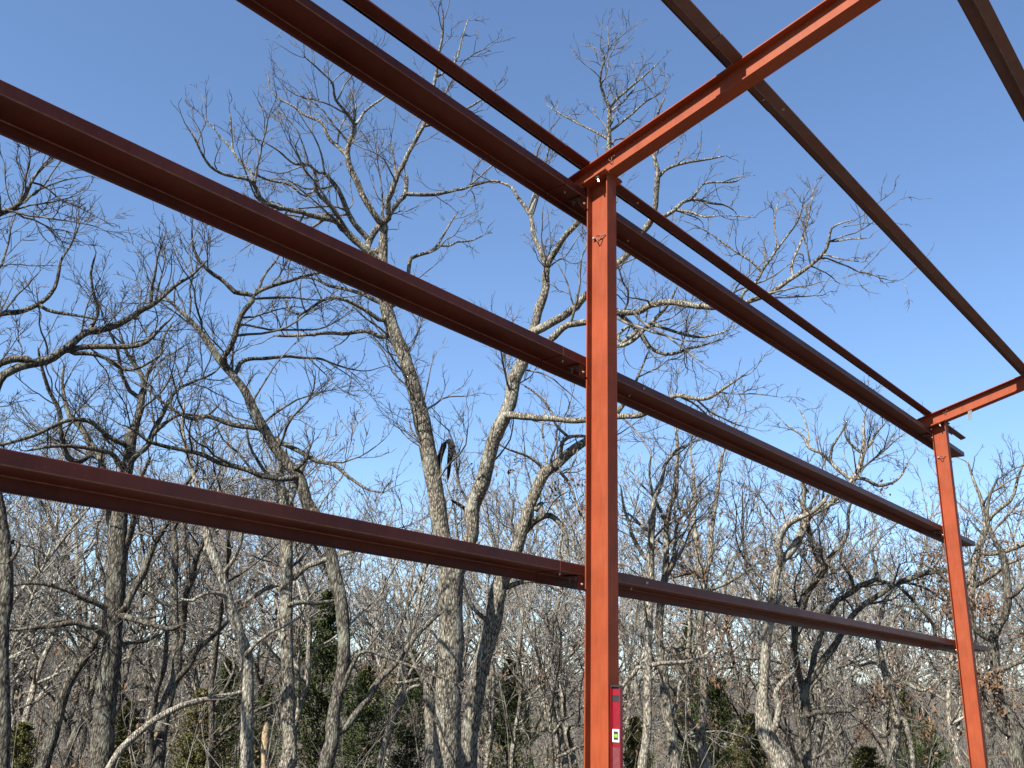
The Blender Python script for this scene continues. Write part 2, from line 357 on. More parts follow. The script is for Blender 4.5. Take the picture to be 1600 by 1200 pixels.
# purlin clips stand on the rafters
for o in [o for o in bpy.data.objects if o.name.startswith('steel_rafter')]:
    for py in (.1951, -.8746, -2.022):
        bs = Vector((-.03, py, RT - SL*py))
        link('purlin_clip', prism_me('purlin_clip', [(.085, .008), (.0012, .008), (.0012, .06), (.0057, .06), (.0057, .0125), (.085, .0125)],
             (bs, bs + Vector((.06, 0, 0)), TN, TD), True), M['galv'], o)

# ------------------------------------------------------------------ spirit level against the near column
LV = empty('spirit_level', (-.0222, -.0028, 0)); tag(LV, 'crimson box spirit level with a white framed vial, upright against the near column', 'spirit level')
M['lred'] = plain('crimson_enamel', (.135, .003, .0085), .3, 0, .5, .12, 60); M['lblk'] = plain('black_plastic', (.012, .012, .012), .45)
M['ldark'] = plain('dark_maroon_recess', (.09, .012, .016), .6); M['lwht'] = plain('white_plastic', (.62, .62, .58), .4, 0, .5, .05)
m, t, b = mat('vial_fluid', .15); b.inputs['Base Color'].default_value = (.16, .34, .04, 1); M['vial'] = m
ZT = 1.8285
def lvp(name, x0, x1, y0, y1, z0, z1, mm, par=LV, bev=.0008): return link(name, box_me(name, x0, x1, y0, y1, z0, z1, bev), mm, par)
lvp('edge_rail', -.0125, .0125, -.0060, -.0003, .006, ZT-.008, M['lred']); lvp('edge_rail', -.0125, .0125, -.0600, -.0543, .006, ZT-.008, M['lred'])
lvp('end_cap', -.0135, .0135, -.0610, .0004, ZT-.0078, ZT, M['lblk']); lvp('end_cap', -.0135, .0135, -.0610, .0004, 0, .0058, M['lblk'])
zs = [.006, .55, .86, 1.04, ZT-.36, ZT-.245, ZT-.17, ZT-.075, ZT-.042, ZT-.008]   # web between openings
segs = [(.006, .40), (.66, .90), (1.0, 1.20), (ZT-.30, ZT-.082), (ZT-.052, ZT-.018)]
for z0, z1 in segs: lvp('web', -.0040, .0040, -.0541, -.0062, z0, z1, M['lred'])
for z0, z1 in ((.40, .66), (1.2, ZT-.30)):
    lvp('hand_hole', -.0030, .0030, -.0541, -.0062, z0+.0003, z1-.0003, M['ldark'])
lvp('hang_hole', -.0030, .0030, -.0541, -.0062, ZT-.0817, ZT-.0523, M['lblk']); lvp('hang_hole', -.0030, .0030, -.0541, -.0062, ZT-.0177, ZT-.0081, M['lblk'])
for zv in (ZT-.247, .95):
    fr = empty('vial', (0, 0, zv)); fr.parent = LV
    for zz in (-.030, .022): lvp('vial_frame', -.0085, .0085, -.0500, -.0100, zz, zz+.010, M['lwht'], fr)
    for yy in (-.0500, -.0160): lvp('vial_frame', -.0085, .0085, yy, yy+.0060, -.0199, .0219, M['lwht'], fr)
    lvp('vial_back', -.0060, .0060, -.0437, -.0163, -.0197, .0217, M['lblk'], fr, 0)
    lvp('vial_tube', -.0078, -.0062, -.0400, -.0200, -.0080, .0095, M['vial'], fr, .0005)
    for zz in (-.0045, .0055): lvp('vial_line', -.0084, -.0080, -.0400, -.0200, zz, zz+.0015, M['lblk'], fr, 0)


# ------------------------------------------------------------------ trees: shared growth code
def at(px, py, D):
    """point seen in direction (px,py) of the surveyed photograph, D metres away along the ground"""
    v = (px-800)/FPX*_r2 - (py-600)/FPX*_u2 + _fw
    return CAM + v*(D/math.hypot(v[0], v[1]))
def catmull(P, n):
    P = np.asarray(P, float)
    Q = np.vstack([2*P[0]-P[1], P, 2*P[-1]-P[-2]]); seg = np.linalg.norm(np.diff(P[:, :3], axis=0), axis=1); cum = np.r_[0, np.cumsum(seg)]
    s = np.linspace(0, cum[-1], n); k = np.clip(np.searchsorted(cum, s, 'right')-1, 0, len(P)-2); u = ((s-cum[k])/np.maximum(seg[k], 1e-9))[:, None]
    a, b_, c, d = Q[k], Q[k+1], Q[k+2], Q[k+3]
    return .5*(2*b_ + (c-a)*u + (2*a-5*b_+4*c-d)*u*u + (3*b_-a-3*c+d)*u**3)
def resample(P, R, K):
    s = np.r_[0, np.cumsum(np.linalg.norm(np.diff(P, axis=0), axis=1))]; q = np.linspace(0, s[-1], K)
    return np.stack([np.interp(q, s, P[:, i]) for i in range(3)], -1), np.interp(q, s, R)
def spawn(rng, P, R, spacing, lmin, lmax, nseg, ang=(32, 68), up=.25, wob=.30, curl=.10, rk=.62, rtip=.0025, t0=.12, ratio=.011, tipkids=1, lref=1e-6):
    """grow side branches from (N,K,3) parents"""
    N, K, _ = P.shape
    seg = np.linalg.norm(np.diff(P, axis=1), axis=2); Ln = seg.sum(1)
    n = rng.poisson(np.maximum(.2, Ln*(1-t0)/spacing)) + tipkids
    par = np.repeat(np.arange(N), n)
    if len(par) == 0: return np.zeros((0, nseg+1, 3)), np.zeros((0, nseg+1))
    first = np.r_[0, np.cumsum(n)[:-1]]; order = np.arange(len(par)) - first[par]
    t = t0 + (1-t0)*rng.random(len(par))**.85
    istip = order < tipkids; t[istip] = .985
    f = t*(K-1); k = np.minimum(f.astype(int), K-2); u = (f-k)[:, None]
    B = P[par, k]*(1-u) + P[par, k+1]*u; T = P[par, k+1]-P[par, k]; T /= np.linalg.norm(T, axis=1, keepdims=True)+1e-9
    rp = R[par, k]*(1-u[:, 0]) + R[par, k+1]*u[:, 0]
    ref = rng.normal(size=(len(par), 3)); S = np.cross(T, ref); S /= np.linalg.norm(S, axis=1, keepdims=True)+1e-9
    th = np.radians(rng.uniform(*ang, len(par))); th[istip] *= .45
    d = np.cos(th)[:, None]*T + np.sin(th)[:, None]*S; d[:, 2] += up*rng.uniform(.2, 1.2, len(par)); d /= np.linalg.norm(d, axis=1, keepdims=True)
    ln = rng.uniform(lmin, lmax, len(par))*(1.15-.55*t)*np.clip(Ln[par]/(lmax*1.6), .35, 1.15); ln[istip] *= 1.25; ln *= np.clip(.17 + rp/lref, .2, 1)
    C = np.empty((len(par), nseg+1, 3)); C[:, 0] = B
    for i in range(nseg):
        d = d + rng.normal(size=d.shape)*wob; d[:, 2] += curl; d /= np.linalg.norm(d, axis=1, keepdims=True)
        C[:, i+1] = C[:, i] + d*(ln/nseg)[:, None]
    r0 = np.maximum(np.minimum(rp*rk, ln*ratio+.002), rtip*1.15); s = np.linspace(0, 1, nseg+1)[None]
    RR = r0[:, None]*(1-s)**.8 + rtip*s; RR[:, -1] = rtip*.5
    return C, RR
def grow(rng, P0, R0, dens=1.0, size=1.0, levels=3, rt=.0025, up=.25):
    """twigs for a tree from its main limbs; returns (V, F)"""
    out = []
    s = size
    P1, R1 = spawn(rng, P0, R0, .40*s/dens, .55*s, 1.75*s, 8, (34, 70), up, .17, .03, .6, rt*1.5, .15, .0125, lref=.026*s)
    out.append(tubes(P1, R1, 5))
    P2, R2 = spawn(rng, P1, R1, .185*s/dens, .22*s, .72*s, 6, (30, 62), up, .19, .035, .66, rt*1.15, .12, .0095)
    out.append(tubes(P2, R2, 3))
    if levels > 2:
        P3, R3 = spawn(rng, P2, R2, .092*s/dens, .06*s, .25*s, 3, (28, 60), up*.7, .16, .03, .8, rt, .15, .011)
        out.append(tubes(P3, R3, 3))
    Vs, Fs, o = [], [], 0
    for V, F in out: Vs.append(V); Fs.append(F+o); o += len(V)
    return np.vstack(Vs), np.vstack(Fs), P2
def leaves_me(rng, pts, n, size=.05, spread=.12):
    """curled dead leaves hanging in clusters round the given points"""
    c = pts[rng.integers(0, len(pts), n)] + rng.normal(size=(n, 3))*spread
    a = rng.normal(size=(n, 3)); a /= np.linalg.norm(a, axis=1, keepdims=True); a[:, 2] -= .6
    b_ = np.cross(a, rng.normal(size=(n, 3))); b_ /= np.linalg.norm(b_, axis=1, keepdims=True); nn = np.cross(a, b_)
    L = size*rng.uniform(.6, 1.3, n)[:, None]
    V = np.stack([c, c+a*L*.5+b_*L*.34+nn*L*.18, c+a*L*1.15, c+a*L*.5-b_*L*.34+nn*L*.18], 1).reshape(-1, 3)
    i = np.arange(n)[:, None]*4; F = np.vstack([np.hstack([i, i+1, i+2]), np.hstack([i, i+2, i+3])])
    return np_mesh('dead_leaves', V, F)
def limb_me(rng, P, R, sides=10, rough=.05):
    ln = np.linalg.norm(np.diff(P, axis=0), axis=1).sum(); K = int(np.clip(ln/.09, 8, 90))
    Q, r = resample(P, R, K); V, F = tubes(Q[None], r[None], sides)
    V = V.reshape(K, sides, 3); n = rng.normal(size=(K, sides)); n = (n + np.roll(n, 1, 0) + np.roll(n, 1, 1))/1.7
    V = Q[:, None] + (V-Q[:, None])*(1 + rough*n)[..., None]
    return smooth(np_mesh('limb', V.reshape(-1, 3), F))

# each traced tree: distance, limbs as "x y r  x y r ..." (r = half width in picture points); the first is the trunk
TR = {}
TR['A'] = (15.5, 'bark', 1.2, 'tall bare oak splitting into two pale trunks at centre, tallest tree', '''
697 1200 22 700 1100 20 705 1000 19 703 930 19 705 890 18 692 840 13.5 682 780 13 672 720 12.5 660 660 12 650 620 11 632 560 10.5 612 510 10 601 470 9.5 599 440 8.5 598 405 7.5 599 370 6.5 601 346 6
706 905 15 722 868 12 735 840 11 740 800 11.5 750 767 11.5 760 735 11.5 766 710 11 772 685 11 785 660 11 797 627 10.5 807 592 10.5 814 565 10 825 535 9 836 510 7 842 480 6.5 849 452 6 851 427 5.5 855 415 5.5
601 346 5 592 343 4.5 580 325 4.5 563 300 4.5 552 275 4.5 545 250 4 545 225 3.5 552 207 3 555 195 2.8 550 187 2.5 530 162 2 521 150 1.8 521 132 1.5 500 110 1.2 474 87 .8
555 195 2.4 567 180 2 580 167 1.7 602 150 1.4 622 128 1
545 247 3 530 232 2.6 515 215 2.6 505 192 2.4 497 187 2.2 475 180 1.8 460 167 1.6 440 157 1.2 420 140 .8
601 346 5 607 336 4.5 604 317 4.2 611 300 4 622 275 3.8 632 258 3.5 634 245 3.3 640 232 3.2 652 212 3 662 197 3 670 170 2.8 680 130 2.4 685 95 2 691 55 1.5 692 16 .8
683 120 1.8 700 108 1.6 713 92 1.4 722 60 1.1 731 30 .8
662 197 2.4 690 190 2 715 178 1.8 745 160 1.4 775 140 1
576 396 5 578 374 5 592 353 4.5 607 338 4.5 622 317 4 634 303 3.8 636 288 3.2 634 269 3
634 303 3.2 652 304 3 668 303 3.2 691 301 2.6 711 298 2.2 730 294 1.8 745 279 1.5 765 262 1.2 790 240 .8
598 430 7 590 408 6.5 580 396 6.5 567 384 5.5 544 365 5 529 350 4.5 509 344 4 495 340 3.8 465 332 3.4 430 322 3.2 408 312 3 395 284 2.6 375 277 2.2 352 272 2 330 262 1.8 312 235 1.4 300 210 1 287 190 .7
395 284 2 389 266 2 375 255 1.8 362 235 1.5 345 215 1.2 325 190 .9 312 177 .6
368 246 1.5 363 228 1.4 361 195 1.2 359 176 .8
392 270 1.8 405 275 1.8 420 282 1.8 455 290 1.7 477 307 1.6 495 292 1.3
573 374 4.5 557 353 4 540 321 4 527 292 3.6 513 278 3 507 270 2.6 492 270 2.3 485 257 2 465 257 1.8 450 250 1.5 435 235 1.2 410 220 .8
536 354 3.6 521 328 3.2 505 312 3 492 297 2.4 495 280 2 487 262 1.5
605 480 5 618 474 4 630 448 3.5 638 424 3.2 640 407 3 651 399 2.8 668 394 2.6 682 384 2.2 692 367 1.8 702 352 1.5 716 330 1
682 384 1.8 703 384 1.7 711 378 1.6 735 376 1.3 758 367 .8
601 529 3.6 588 524 3.4 575 520 3.2 540 522 3 515 521 2.8 485 524 2.6 450 525 2.4 428 524 2
596 502 3.4 585 493 3.2 575 485 3 550 472 2.8 520 464 2.6 500 470 2.2 480 485 2 466 493 1.8 466 512 1.4 466 532 1
470 490 1.6 455 487 1.4 447 472 1.2 437 458 .8
596 472 3.6 583 466 3.2 570 460 3 537 451 2.6 515 447 2.2 495 437 1.8 470 434 1.3 440 442 .8
855 415 4.2 847 402 3.8 837 375 3.6 832 357 3.4 828 335 3.2 820 322 3 807 307 2.6 800 290 2.2 770 282 1.8 750 287 1.5 732 292 1.2 705 300 .7
828 335 2.6 835 312 2.4 839 300 2 850 270 1.7 855 240 1.4 865 210 1
855 415 4.6 862 402 4.6 875 382 4.4 895 357 4.2 912 335 4 932 300 3.8 948 255 3.8 952 230 3.5 951 200 3.2 952 170 2.8 942 145 2 937 122 1.6 945 87 1.1 940 77 .7
952 170 2 962 155 1.8 985 137 1.4 1005 120 1.1 1030 97 .7
953 205 2 965 195 1.8 985 180 1.5 1005 162 1.2 1035 145 .8
950 218 1.8 935 208 1.5 905 192 1.3 880 180 1 855 165 .7
830 520 7 842 514 6.5 860 502 6.3 885 487 6 915 465 5.6 940 440 5.4 965 412 5.2 982 395 5 1007 357 4.8 1016 344 4.4 1025 322 4 1027 302 3.8 1029 277 3.6 1025 260 3 1021 243 2.6 1018 215 2.1 1028 180 1.6 1040 150 1
1029 277 2.4 1042 265 2.2 1067 255 2 1100 250 1.5 1135 242 1
1018 343 3.4 1036 338 3.2 1055 327 3 1065 315 2.6 1085 311 2.2 1110 317 1.8 1135 321 1.3 1150 332 .8
1080 311 2 1085 305 1.8 1095 292 1.6 1105 285 1.4 1145 285 1.1 1162 275 .7
1057 328 2.2 1080 332 1.8 1100 339 1.3 1130 336 1 1180 340 .7
826 548 6 843 540 5.6 860 530 5.4 875 515 5.2 895 505 5 915 499 5 940 490 5 965 486 5 995 487 4.8 1012 476 4.6 1035 472 4.6 1062 474 4.4 1100 479 4.2 1130 479 3.8 1167 472 3.5 1190 465 3.2 1210 455 3 1237 435 2.8 1267 415 2.4 1287 397 2.1 1297 375 1.7 1296 360 1.4 1310 350 1.1 1332 344 .7
1296 377 1.4 1312 376 1.2 1330 374 1 1357 372 .6
1287 398 1.3 1305 402 1.1 1322 406 .9 1347 410 .6
1240 432 2.1 1237 412 1.9 1250 382 1.6 1260 352 1.3 1267 320 1 1272 293 .6
1158 473 2.6 1160 460 2.4 1172 452 2.2 1184 440 2.2 1189 425 2 1210 395 1.7 1235 362 1.3 1250 340 1 1256 310 .6
1211 392 1.4 1213 380 1.3 1210 345 1 1216 313 .6
1189 424 1.6 1177 410 1.5 1155 397 1.3 1130 380 1.1 1110 365 .9 1075 347 .6
968 488 4 982 502 3.6 1000 522 3.2 1015 545 3 1030 552 2.8 1050 555 2.4 1075 545 2 1100 540 1.7 1130 530 1.2
1000 518 3 1020 508 2.6 1060 520 2.2 1090 527 1.9 1120 522 1.5 1140 515 1.1
965 542 3 987 532 3 1005 515 3 1022 500 2.8 1040 482 2.4 1052 465 1.8 1060 440 1.2
965 527 2.6 976 512 2.4 984 508 2.2 994 516 2 1003 528 1.6
800 650 5.5 830 652 5 870 656 4.6 920 654 4.4 965 652 4.2 986 652 4 1012 647 3.8 1035 634 3.4 1057 622 3.2 1076 622 3 1095 624 2.8 1114 619 2.4 1129 609 2 1142 600 1.5 1165 585 1''')
TR['B'] = (16.3, 'bark', 1.05, 'oak just left of the near column, its trunk leaning right into a forked limb', '''
731 1197 14 734 1150 13.5 744 1081 13 753 1034 13 769 978 13 781 915 12.5 795 882 11 807 857 10 817 822 10 825 797 9.5 837 767 9.2 850 740 9 870 725 8 895 702 7 912 692 6 935 676 5 960 650 4 985 615 3 1000 580 2 1015 545 1.2
820 832 6 837 812 5 855 805 4.8 872 812 4.2 881 825 3.6 886 842 3 886 860 2.3 891 885 1.4
838 795 4 845 789 3.6 852 786 3.2
852 734 3 840 724 2.6 825 715 2.2 790 700 1.6 760 680 1
876 712 3.6 876 698 3.2 880 688 3 890 682 3 912 682 2.6 940 690 2 970 686 1.4
888 683 2.4 870 667 2.2 860 642 2 840 617 1.7 815 600 1.2
865 726 3 880 740 2.6 893 765 2.2 905 800 1.8 920 830 1.2
778 925 5 800 915 4 830 905 3.2 860 915 2.4 890 930 1.6
770 975 4 748 960 3.4 730 930 2.6 722 900 1.8''')
TR['C'] = (13.6, 'bark_dark', 1.3, 'dark oak with one long limb leaning far to the upper left', '''
509 1197 11 519 1159 11 520 1125 10 528 1081 9.5 537 1031 9.5 537 978 9.5 531 931 10 522 895 10 517 865 9.5 500 820 10 477 780 10 470 747 9 455 732 8.2 440 712 8 425 692 7.6 412 667 7.2 400 647 7 390 625 6.6 382 610 6.5 360 582 6 342 560 6 325 535 5 312 517 4.6 302 505 4 286 490 3 265 470 2.2 246 452 1.5
345 563 4.6 360 540 4.3 372 507 4 377 492 4 397 467 3.8 397 460 3.8 382 459 3.8 367 457 3.6 347 437 3.2 332 428 3 312 408 2.4 302 385 1.8 300 355 1.2
397 461 3.4 405 454 3.3 425 447 3.1 450 440 2.8 475 430 2.5 500 425 2.1 540 415 1.5
402 454 2.4 410 437 2.2 420 420 1.8 435 402 1.3 445 380 .9
397 467 2 425 466 1.9 455 465 1.7 500 468 1.2 560 462 .8
373 507 2 400 510 1.9 425 516 1.7 475 515 1.5 505 512 1.2 550 487 .7
365 590 4 372 570 3.6 385 562 3.2 410 560 3 450 557 2.6 470 560 2.2 500 560 2 530 572 1.5 570 580 1 600 572 .7
455 735 4 470 728 3.2 478 720 2.8 483 706 2.2 490 690 1.6
425 684 4.4 437 690 4.2 455 697 4 480 712 3.8 515 722 3.4 532 732 3 552 750 2.6 575 765 1.8 600 770 1.2
457 750 4 435 750 4 405 745 4 375 732 3.8 350 725 3.8 325 712 3.6 300 705 3.4 262 697 3.2 232 690 2.6 215 676 2 195 665 1.2
410 672 4.2 395 668 4 375 665 4 350 660 3.8 325 652 3.5 300 655 3 280 645 2.6 262 635 2.3 232 610 1.8 205 596 1.2
531 1147 5 550 1119 5 575 1087 4.8 600 1056 4.6 625 1031 4.3 644 1003 4 656 987 3.4 680 965 2.5 700 950 1.6
527 1095 4 560 1022 3 600 1025 2.6 640 1040 2.2 680 1055 1.7 720 1070 1''')
TR['D'] = (17.2, 'bark', .95, 'straight grey oak with its top snapped off behind the lowest girt', '''
453 1197 10.5 451 1119 10 450 1062 9.5 448 994 9.5 447 931 9.5 447 890 9.5 448 852 10 444 810 9 440 775 8 437 745 7 441 722 6 447 703 4.5
445 800 5.5 455 770 5 466 745 4 478 722 3.4 484 708 2.4
458 905 5 468 895 4.6 480 885 4.4 505 875 4 525 868 3.2 560 860 2.4 600 850 1.6
442 915 4 427 918 3.8 412 922 3.6 395 932 3.2 382 942 2.6 365 965 1.8
455 945 3.6 475 942 3.4 500 943 3.2 527 940 2.8
436 760 3.6 420 745 3 405 725 2.6 392 700 2 385 670 1.4''')
TR['E'] = (15.0, 'bark_pale', .85, 'slender pale trunk curving left as it climbs, lichen spotted', '''
385 1200 9.5 386 1150 9.5 386 1112 9 387 1062 9 385 1022 9 375 992 8 360 950 7.6 352 920 7.8 342 892 7.6 330 860 7 322 830 6 316 800 5 308 760 4 295 715 3.4 285 670 2.6 288 630 2
345 900 4 362 880 3.2 375 850 2.6 382 815 2 395 780 1.4
355 935 3.5 335 925 3 318 928 2.6 300 940 2.2 280 935 1.6
384 1025 3.5 400 1005 3 425 985 2.6 450 975 2 475 960 1.4''')
TR['F'] = (16.0, 'bark_dark', 1.5, 'thick dark oak at the left with a wide spreading crown', '''
158 1197 17 160 1150 15.5 165 1100 14.5 170 1050 13.5 175 1012 13.5 177 975 13.5 180 937 13.5 182 900 13.5 184 862 13.5 185 825 12.5 188 790 11 194 760 9.5 200 727 8.5 203 705 8.2 205 685 8 212 662 6 220 635 5.4 221 620 5 226 600 4.2 218 580 3.6 205 562 3 195 545 2.4 186 515 1.8
182 850 7 174 822 6.5 168 798 6 160 760 5.4 157 727 5 150 702 5 135 680 4.8 125 667 4.4 110 650 4 100 627 3.2 95 600 2.4 100 570 1.6
190 960 6 200 945 5.2 220 900 5 240 855 4.6 255 825 4.2 272 790 3.6 290 755 2.8 310 730 2
188 880 5 198 850 4.6 207 815 4.3 215 775 3.6 222 740 3 235 715 2.4
203 722 4.4 212 715 4.2 232 695 4.2 245 665 4 255 645 3.6 262 630 3.2 275 610 2.6 300 597 2.2 330 585 1.6 355 560 1
235 692 3.4 240 677 3.2 265 655 3 290 648 2.4 325 650 1.8 345 630 1.2
198 735 4 185 725 4 175 710 3.8 150 702 3.4 125 697 3 100 696 2.6 75 697 2.2 40 705 1.4
203 705 4 190 694 3.8 175 687 3.6 160 672 3.4 140 657 3.4 125 652 3.3 100 657 3.1 75 670 3 45 682 2.8 20 690 2.4 -10 697 2
150 705 3.4 125 722 3.6 107 717 4 100 697 3.8 95 677 3.6 94 642 3.3 85 625 3 72 602 2.6 65 577 2.2 60 545 1.5
220 622 3.6 205 612 3.3 200 608 3.2 190 587 3 185 565 2.6 178 535 2 165 505 1.3
227 600 3 235 575 2.6 250 555 2.3 255 530 2 270 505 1.5
176 1000 5 150 985 4.6 120 972 4.2 95 972 3.8 60 978 3 25 985 2.2 -10 980 1.5
178 960 4.6 150 945 4 115 928 3.6 75 915 3 40 912 2.4 5 918 1.6
190 965 4.4 215 968 4 240 978 3.8 262 985 3.4 285 975 2.4
176 1010 3.6 200 1005 3 230 1000 2.4 255 990 1.6''')
TR['G'] = (12.2, 'bark_dark', 1.5, 'oak at the left picture edge with a heavy limb arching in', '''
2 1200 11 2 1100 11 1 1000 10.5 8 930 10 9 880 9.5 2 820 9 -12 750 10 -20 690 9 -14 630 8 0 592 6.5 15 580 6.3 37 571 6.3 55 567 7 77 562 6.8 95 550 6 115 535 5.2 128 523 4.8 140 517 5 158 516 5 175 511 5 200 499 4.7 220 485 4.3 235 478 4 250 467 3.6 275 445 3 300 430 2.2 325 405 1.4
-20 680 6 -22 620 5.4 -15 580 5 0 567 5 30 560 5.5 52 564 6
100 548 4.6 120 544 4.4 140 542 4.2 175 540 4 205 538 3.6 232 532 3.2 250 515 2.2 270 495 1.5
108 554 3.6 130 553 3.4 155 555 3.2 175 565 3 195 577 2.8 212 576 2.4 235 565 1.8 255 550 1.2
234 478 3 236 466 2.8 238 445 2.4 243 427 2 247 400 1.5 255 375 1
140 516 3.6 150 500 3 152 480 2.6 145 455 2.2 142 425 1.8 150 395 1.2
-14 640 5 -25 560 5 -25 500 4.6 -5 490 4.2 20 488 4 45 480 3.8 65 470 3.4 85 452 3 92 430 2.6 95 405 2 110 385 1.7 125 350 1.2
60 474 3 75 482 2.8 100 490 2.5 130 495 2 160 500 1.4
-25 500 4 -20 420 3.6 -5 335 3.2 15 328 3 32 320 2.8 45 290 2.3 60 268 1.9 82 248 1.4 92 225 .9
50 285 1.4 70 292 1.3 95 312 1.1 120 322 .9 157 342 .5
38 318 1.6 55 300 1.4 85 287 1.2 110 280 .9 135 276 .5
12 845 4 30 850 3.6 22 870 3 8 880 2.6''')
TR['H'] = (16.5, 'bark_dark', .9, 'short leaning oak left of the thick dark trunk, bending right', '''
66 1200 8.5 82 1150 8.2 92 1112 8 100 1080 8 117 1050 6.6 135 1025 6.2 150 1000 5.4 162 962 4.6 168 930 3.6 160 895 2.8 150 860 2
120 1048 4 112 1020 3.2 95 1000 2.6 75 985 2 50 960 1.4
155 985 3.6 135 978 3.4 115 968 3 85 970 2.6 50 985 2 20 985 1.4''')
TR['I'] = (17.0, 'bark_dark', 1.0, 'dark twin-stemmed oak between the thick dark oak and the pale curved trunk', '''
245 1200 9.5 250 1150 9.5 257 1112 9.2 265 1080 9 275 1050 8.2 276 1012 7.2 273 975 6.4 272 937 6 272 900 5.6 274 860 5 270 825 4.4 262 800 3.6 250 770 2.8
277 1020 4.6 285 1000 4.6 290 962 4.6 293 925 4.4 300 895 4.2 310 865 3.8 320 838 3.2 328 800 2.4 330 770 1.6
270 1072 4.6 280 1060 4.4 300 1035 4.2 310 1012 3.8 325 1000 3.4 345 982 2.8 365 960 2 385 945 1.3
271 830 3.4 280 812 3.2 288 830 3 290 860 2.6
272 950 3.4 250 940 3 230 925 2.4 212 920 1.6
238 1200 4.5 236 1140 4.2 246 1085 4 255 1045 3.6 262 1010 3 258 970 2.4''')
TR['J'] = (17.6, 'bark', .8, 'stubby crooked trunk hugging the left side of the tall split oak', '''
672 1197 8.5 672 1119 8.5 669 1078 8.2 664 1060 6 655 1048 4.6 645 1032 3.8 640 1010 3 650 985 2.2
669 1080 4 678 1060 3.4 682 1035 2.8 690 1010 2
664 1062 3.4 645 1065 2.8 620 1068 2.2 590 1060 1.4''')
TR['K'] = (20.0, 'bark', .8, 'thin crooked oak before the dark cedar', '''
594 1197 5 603 1156 5.4 616 1119 5.2 628 1090 4.6 634 1060 4 630 1020 3.2 640 980 2.6 636 940 2 645 900 1.4
628 1090 3 640 1075 2.6 655 1070 2 670 1055 1.4''')
TR['L'] = (17.0, 'bark_pale', 1.0, 'pale straight trunk just right of the spirit level', '''
1004 1198 7 1009 1162 6.6 1012 1125 6.4 1012 1087 6 1013 1050 6 1013 1012 5.8 1014 975 5.8 1014 946 5.6 1016 894 6 1016 865 6 1018 837 5.2 1020 806 4.4 1022 784 4 1026 767 3.6 1035 748 3.2 1037 731 3 1046 716 2.8 1057 703 2.4 1072 697 2 1082 690 1.5
1014 1040 3.6 1026 1037 3.4 1050 1035 3.2 1072 1033 2.8 1099 1024 2.2 1125 1005 1.4
1012 1046 3.4 1000 1042 3.4 985 1058 3 975 1068 2.6 962 1085 2
1010 875 3.6 998 862 3.4 988 840 3 983 815 2.6 975 790 2 970 760 1.4
1018 830 3 1002 822 2.6 990 808 2 978 800 1.4''')
TR['M'] = (18.2, 'bark', 1.3, 'grey oak second right of the spirit level, leafless with upright limbs', '''
1055 1198 8.5 1048 1144 8.2 1041 1106 7.4 1037 1050 6.6 1031 1012 6.2 1030 975 6 1034 930 5.4 1040 894 4.8 1041 837 4.4 1042 815 4.2 1048 787 3.9 1056 769 3.6 1057 731 3.2 1059 705 2.8 1056 671 2.2 1050 640 1.5
1045 1125 4 1058 1105 3.4 1060 1075 2.8 1075 1050 2.2
1036 1040 3 1052 1010 2.6 1080 1070 2.2 1095 1100 1.6
1041 905 3.2 1050 880 3 1055 850 2.8 1058 820 2.4 1075 790 2 1090 762 1.6 1110 740 1
1042 820 3 1032 800 2.6 1020 770 2.2 1016 740 1.8 1018 705 1.2''')
TR['N'] = (20.0, 'bark', 1.35, 'oak forking into a narrow V above the lowest girt, mid right', '''
1102 1198 8 1095 1153 7.6 1100 1106 6 1099 1059 5.6 1095 1022 5.4 1093 990 5.4 1098 950 5.8 1099 916 6 1104 890 5 1110 866 4.6 1110 837 4.2 1116 800 3.6 1122 760 3 1125 720 2.4 1138 690 1.8 1150 660 1.2
1099 920 4.4 1094 895 4.2 1091 875 4.2 1089 847 4 1084 809 3.5 1085 775 2.8 1084 740 2.2 1078 700 1.6 1085 670 1
1100 905 3.4 1085 895 3.2 1065 896 3 1045 905 2.4
1101 925 3 1125 915 2.8 1150 903 2.4 1170 890 1.8 1195 870 1.2
1096 1160 3.6 1085 1140 3.2 1072 1115 2.8 1060 1100 2.2
1100 1090 3 1108 1060 2.6 1125 1045 2.2 1150 1042 1.6''')
TR['O'] = (18.4, 'bark_pale', 1.5, 'broad-based pale oak at right with a twisting many-limbed crown', '''
1222 1198 15 1202 1162 13.5 1193 1125 12.5 1191 1097 9 1194 1059 7 1196 1022 7 1199 990 7.2 1204 965 7.2 1207 931 7.4 1213 894 7.2 1222 875 6.6 1237 860 6.4 1252 834 6 1260 815 5.4 1268 802 4.8 1290 792 4.4 1309 776 4.2 1322 764 4 1333 751 4 1342 732 3.8 1348 710 3.4 1350 690 2.6 1349 665 1.8 1352 645 1.1
1216 886 5.4 1219 852 5 1228 824 4.6 1239 815 4.2 1256 807 3.6 1275 795 3 1295 770 2.2
1348 708 2.6 1335 700 2.2 1322 685 1.7 1318 665 1.1
1349 705 2.6 1362 693 2.2 1370 675 1.7 1385 660 1
1333 750 3 1312 736 3 1301 723 3.2 1296 719 3 1281 706 2.6 1264 699 2.3 1258 684 2 1241 672 1.6 1224 661 1
1264 699 1.8 1262 670 1.5 1255 650 1.2 1245 635 .8
1342 746 2.8 1358 752 2.6 1372 760 2.4 1397 753 2 1410 740 1.7 1419 719 1.1
1297 720 2.4 1300 700 2 1312 680 1.7 1325 655 1
1200 1160 6 1210 1140 5.4 1218 1110 4.6 1214 1085 4 1225 1065 3.4 1240 1050 2.6
1260 812 4 1256 790 4 1255 770 3.4 1250 745 2.6 1245 720 1.8
1199 985 4 1208 960 3.6 1215 945 3.2 1222 925 2.6''')
